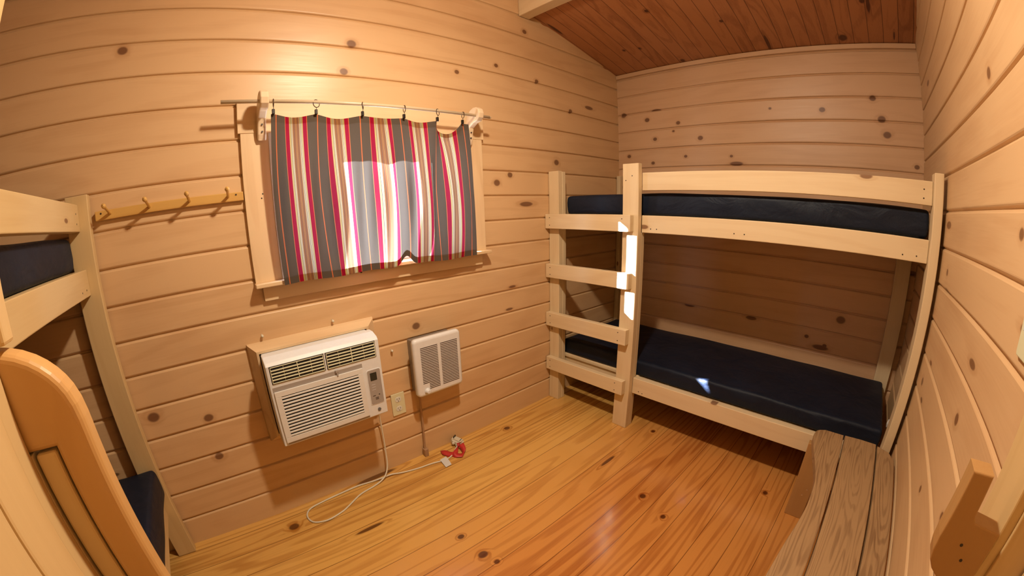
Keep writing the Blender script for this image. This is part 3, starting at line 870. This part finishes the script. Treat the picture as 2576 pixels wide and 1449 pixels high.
# ------------------------------------------------------------------ bench along the front wall
be = empty('bench', (-1.45, -1.9, 0), 'low weathered plank bench along the front wall in the lower right corner', 'bench')
zt, th = .43, .036
front = [(-.905, -1.712), (-.925, -1.696), (-.96, -1.690), (-1.0, -1.692), (-1.10, -1.712), (-1.18, -1.730), (-1.29, -1.752), (-1.40, -1.757), (-1.50, -1.754), (-1.60, -1.744), (-1.70, -1.733), (-1.83, -1.725), (-1.95, -1.72)]
sp = [tuple(p)[:2] for p in smooth_path([(x, y, 0) for x, y in front], 3)]
bm = BM(); add_prism(bm, sp+[(-1.95, -1.8205), (-.893, -1.8205), (-.893, -1.735)], 2, zt-th, zt, .004, 2)
put('seat_board', bm, M_BEN, be)
bm = BM(); add_prism(bm, [(-.89, -1.8265), (-.885, -1.90), (-.888, -1.9735), (-1.95, -1.9735), (-1.95, -1.8265)], 2, zt-th, zt, .004, 2)
put('seat_board', bm, M_BEN, be)
bm = BM(); add_prism(bm, [(-.90, -1.980), (-.93, -2.035), (-.99, -2.060), (-1.95, -2.060), (-1.95, -1.980)], 2, zt-th, zt, .004, 2)
put('seat_board', bm, M_BEN, be)
def leg(x, y0, y1, sc=False):
    bm = BM(); add_box(bm, x, x+.036, y0, y1, 0, zt-th-.0005, .003)
    if sc:
        for (y, z) in ((-1.728, .13), (-1.742, .165)): add_cyl(bm, (x-.001, y, z), (x+.002, y, z), .004, n=8, mi=1)
    put('leg', bm, [M_LAT, M_SCREWL], be)
leg(-.992, -1.765, -1.679, True); leg(-.992, -2.055, -1.969)
leg(-1.90, -1.815, -1.735); leg(-1.90, -2.055, -1.969)
bm = BM(); add_box(bm, -.9555, -.9195, -2.05, -1.71, .18, .27, .003)
put('stretcher', bm, M_LY, be)

# ------------------------------------------------------------------ doorway, door, latch, switch
bm = BM()
add_box(bm, -2.145, -2.032, YC+.0005, YC+.022, 0, 2.10, .003)
add_box(bm, -3.03, -2.938, YC+.0005, YC+.022, 0, 2.10, .003)
add_box(bm, -2.938, -2.122, YC+.0005, YC+.022, 2.03, 2.10, .003)
tag(put('trim_5', bm, M_DR), kind='structure')
bm = BM()
add_box(bm, -2.152, -2.131, YC-.10, YC+.003, 0, 2.02, .002)
add_box(bm, -2.929, -2.908, YC-.10, YC+.003, 0, 2.02, .002)
add_box(bm, -2.908, -2.152, YC-.10, YC+.003, 1.998, 2.02, .002)
tag(put('trim_6', bm, M_DR), kind='structure')
# added outer slab, unseen, keeps daylight out of the doorway
bm = BM()
for k in range(5):
    xa = -2.906+k*.1505; add_box(bm, xa, xa+.149, YC-.095, YC-.055, .005, 1.995, .004)
tag(put('doorway_blocker', bm, M_DR), kind='structure')
# inner door, standing open beside the left bunk
dr = empty('door_1', (-2.985, -2.03, 0), kind='structure')
bm = BM()
for (ya, yb) in ((-2.035, -1.885), (-1.8835, -1.735), (-1.7335, -1.585), (-1.5835, -1.400), (-1.3985, -1.330)):
    add_box(bm, -3.015, -2.972, ya, yb, .01, 1.99, .004)
put('door_boards', bm, M_DR, dr)
bm = BM()
add_box(bm, -3.060, -3.031, -1.3305, -1.2150, .01, 1.99, .003)
add_box(bm, -3.0310, -3.002, -1.3305, -1.2505, .01, 1.99, .003)
add_box(bm, -3.0310, -3.002, -1.2505, -1.2150, .770, 1.142, .001)
put('stile', bm, M_DR, dr)
bm = BM(); add_box(bm, -2.9985, -2.9695, -1.2495, -1.2200, .770, 1.1405, .004)
put('edge_batten', bm, M_DR, dr)
bm = BM(); add_box(bm, -3.0015, -2.985, -1.2495, -1.2200, 1.264, 1.985, .004)
put('edge_batten', bm, M_DR, dr)
bm = BM()
# rounded D handle: plane x-z, 38 mm thick in y
poly = [(-3.0305, 1.262), (-3.01, 1.2615), (-2.995, 1.258), (-2.978, 1.252), (-2.962, 1.2435), (-2.950, 1.2345), (-2.940, 1.2245), (-2.932, 1.2135), (-2.926, 1.2015), (-2.9215, 1.186), (-2.9195, 1.168), (-2.919, 1.15)]
poly += [(-2.919, .76), (-2.9195, .742), (-2.9215, .724), (-2.926, .7085), (-2.932, .6965), (-2.940, .6855), (-2.950, .6755), (-2.962, .6665), (-2.978, .658), (-3.0305, .648), (-3.0305, .767), (-2.968, .767), (-2.968, 1.143), (-3.0305, 1.143)]
add_prism(bm, poly, 1, -1.2500, -1.2150, .010, 4)
for (x, z) in ((-2.925, .875),):
    pass
put('door_handle', bm, M_HND, dr, smooth=False, label='rounded pine pull handle at the open edge, blurred in the left foreground')

la = empty('latch_catch', (-2.14, -2.03, .92), 'shaded upright wooden latch catch with two screws beside the doorway, lower right corner', 'latch')
bm = BM()
poly = [(-1.957, 1.050), (-1.992, 1.050), (-1.994, .985), (-2.000, .975), (-2.0499, .968), (-2.0499, .846), (-2.030, .850), (-2.010, .857), (-1.990, .868), (-1.973, .881), (-1.962, .896), (-1.957, .915), (-1.955, .94)]
add_prism(bm, poly, 0, -2.150, -2.112, .003, 3)
put('catch_block', bm, M_LAT, la)
for (y, z) in ((-1.997, .936), (-2.011, .911)):
    bm = BM(); add_cyl(bm, (-2.1508, y, z), (-2.148, y, z), .0028, n=10)
    put('screw', bm, M_SCREW, la)

sw = empty('light_switch', (-1.912, YC, 1.2), 'pale greenish light switch plate on the front wall at the right edge', 'light switch')
bm = BM(); rrect(bm, -1.951, -1.874, 1.150, 1.268, .008, YC+.0005, YC+.008, .002)
put('cover_plate', bm, M_IVORY, sw)
bm = BM(); add_box(bm, -1.918, -1.907, YC+.008, YC+.018, 1.198, 1.220, .002)
put('toggle', bm, M_IVORYW, sw)

# crumpled white paper caught behind the end of the right bunk
bm = BM()
t = bmesh.new(); bmesh.ops.create_icosphere(t, subdivisions=2, radius=.018)
for v in t.verts: v.co *= 1+.5*noise.noise(v.co*90)
merge(bm, t, 0, Matrix.Translation((-.70, -2.030, .455)) @ Matrix.Diagonal((1.2, .8, 1.9, 1)))
pp = put('crumpled_paper', bm, M_TAG); tag(pp, 'scrap of white paper stuck between the lower mattress and the end post', 'paper')

# ceiling lamp
LX, LY, LZ = -2.05, -1.08, 2.37
cl = empty('ceiling_light', (LX, LY, 2.60), 'bare ceiling lamp hanging above the middle of the cabin', 'ceiling light')
bm = BM(); add_cyl(bm, (LX, LY, 2.93), (LX, LY, 2.90), .06, n=24); add_cyl(bm, (LX, LY, 2.90), (LX, LY, 2.52), .006, n=10); add_lathe(bm, [(.001, 0), (.02, 0), (.024, -.05), (.018, -.06), (.001, -.06)], (LX, LY, 2.53), (0, 0, 1))
put('lamp_holder', bm, M_IVORYW, cl)

sh = bpy.data.lights.new('lamp_fill_disk', 'AREA'); sh.shape = 'DISK'; sh.size = .10; sh.energy = 21; sh.color = (1., .86, .64)  # added downward disk, brightens floor and lower walls; no shade is built
sho = bpy.data.objects.new('lamp_fill_disk', sh); COL.objects.link(sho); sho.location = (LX, LY, LZ-.05)
lamp = bpy.data.lights.new('lamp_bulb', 'POINT'); lamp.energy = 27; lamp.color = (1., .86, .64); lamp.shadow_soft_size = .045
lo = bpy.data.objects.new('lamp_bulb', lamp); COL.objects.link(lo); lo.location = (LX, LY, LZ)

# sun and sky through the window
sd = Vector((1.17, -1., -.71)).normalized()
sun = bpy.data.lights.new('sun', 'SUN'); sun.energy = 200; sun.color = (.86, .90, 1.); sun.angle = math.radians(.8)
so = bpy.data.objects.new('sun', sun); COL.objects.link(so); so.rotation_euler = sd.to_track_quat('-Z', 'Y').to_euler(); so.location = (-4, 4, 4)
for nm, x0_, x1_, y_, z0_, z1_, rx in (('window_portal', WX0, WX1, .09, WZ0, WZ1, -PI/2),):
    p_ = bpy.data.lights.new(nm, 'AREA'); p_.shape = 'RECTANGLE'; p_.size = x1_-x0_; p_.size_y = z1_-z0_; p_.cycles.is_portal = True
    q_ = bpy.data.objects.new(nm, p_); COL.objects.link(q_); q_.location = ((x0_+x1_)/2, y_, (z0_+z1_)/2); q_.rotation_euler = (rx, 0, 0)
# added unseen boards outside the window that mask the sun on the curtain
for nm, xa, xb in (('sun_blocker_1', -3.05, -2.69), ('sun_blocker_2', -2.22, -1.958)):
    bm = BM(); add_box(bm, xa, xb, .30, .34, 0, 3.0, .004); tag(put(nm, bm, M_LZ), kind='structure')
w = bpy.data.worlds.new('sky'); SC.world = w; w.use_nodes = True
nt = w.node_tree; nt.nodes.clear(); N = NT(nt)
out = N.n('ShaderNodeOutputWorld'); bg = N.n('ShaderNodeBackground')
tc = N.n('ShaderNodeTexCoord'); sp_ = N.n('ShaderNodeSeparateXYZ'); N.link(tc.outputs['Generated'], sp_.inputs[0])
N.link(N.mix(N.maprange(sp_.outputs[2], -.1, .6), (.75, .80, .88), (.45, .62, 1.)), bg.inputs[0]); bg.inputs[1].default_value = 17.
N.link(bg.outputs[0], out.inputs[0])

# ------------------------------------------------------------------ camera (wide fisheye phone lens)
cam = bpy.data.cameras.new('camera'); co = bpy.data.objects.new('camera', cam); COL.objects.link(co); SC.camera = co
cam.type = 'PANO'; cam.panorama_type = 'FISHEYE_LENS_POLYNOMIAL'
cam.sensor_fit = 'HORIZONTAL'; cam.sensor_width = 36; cam.sensor_height = 36*1449/2576
a = 2.576/36
cam.fisheye_polynomial_k0 = 0
cam.fisheye_polynomial_k1 = -1.023720922488143*a
cam.fisheye_polynomial_k2 = 0.04422036646486198*a**2
cam.fisheye_polynomial_k3 = 0.06839726477250604*a**3
cam.fisheye_polynomial_k4 = -0.03468035160840724*a**4
cam.fisheye_fov = math.radians(200)
cam.shift_x = 46.42433/2576
cam.shift_y = 67.72487/1449
cam.clip_start = .02
Rm = Matrix(((0.76520956, 0.20106069, -0.61157904), (-0.64263933, 0.18200293, -0.74423761), (-0.03832775, 0.96252248, 0.26847989)))
co.matrix_world = Matrix.Translation((-2.73970704, -1.72509525, 1.3355235)) @ Rm.to_4x4()

SC.view_settings.view_transform = 'Standard'; SC.view_settings.look = 'None'
SC.view_settings.gamma = 1; SC.view_settings.use_curve_mapping = False
SC.view_settings.exposure = 0.0
cy = SC.cycles
cy.max_bounces = 5; cy.diffuse_bounces = 2; cy.glossy_bounces = 2
cy.use_adaptive_sampling = True; cy.adaptive_threshold = .04; cy.transmission_bounces = 3; cy.transparent_max_bounces = 6
cy.sample_clamp_indirect = 4.0; cy.caustics_reflective = False; cy.caustics_refractive = False
cy.use_denoising = True
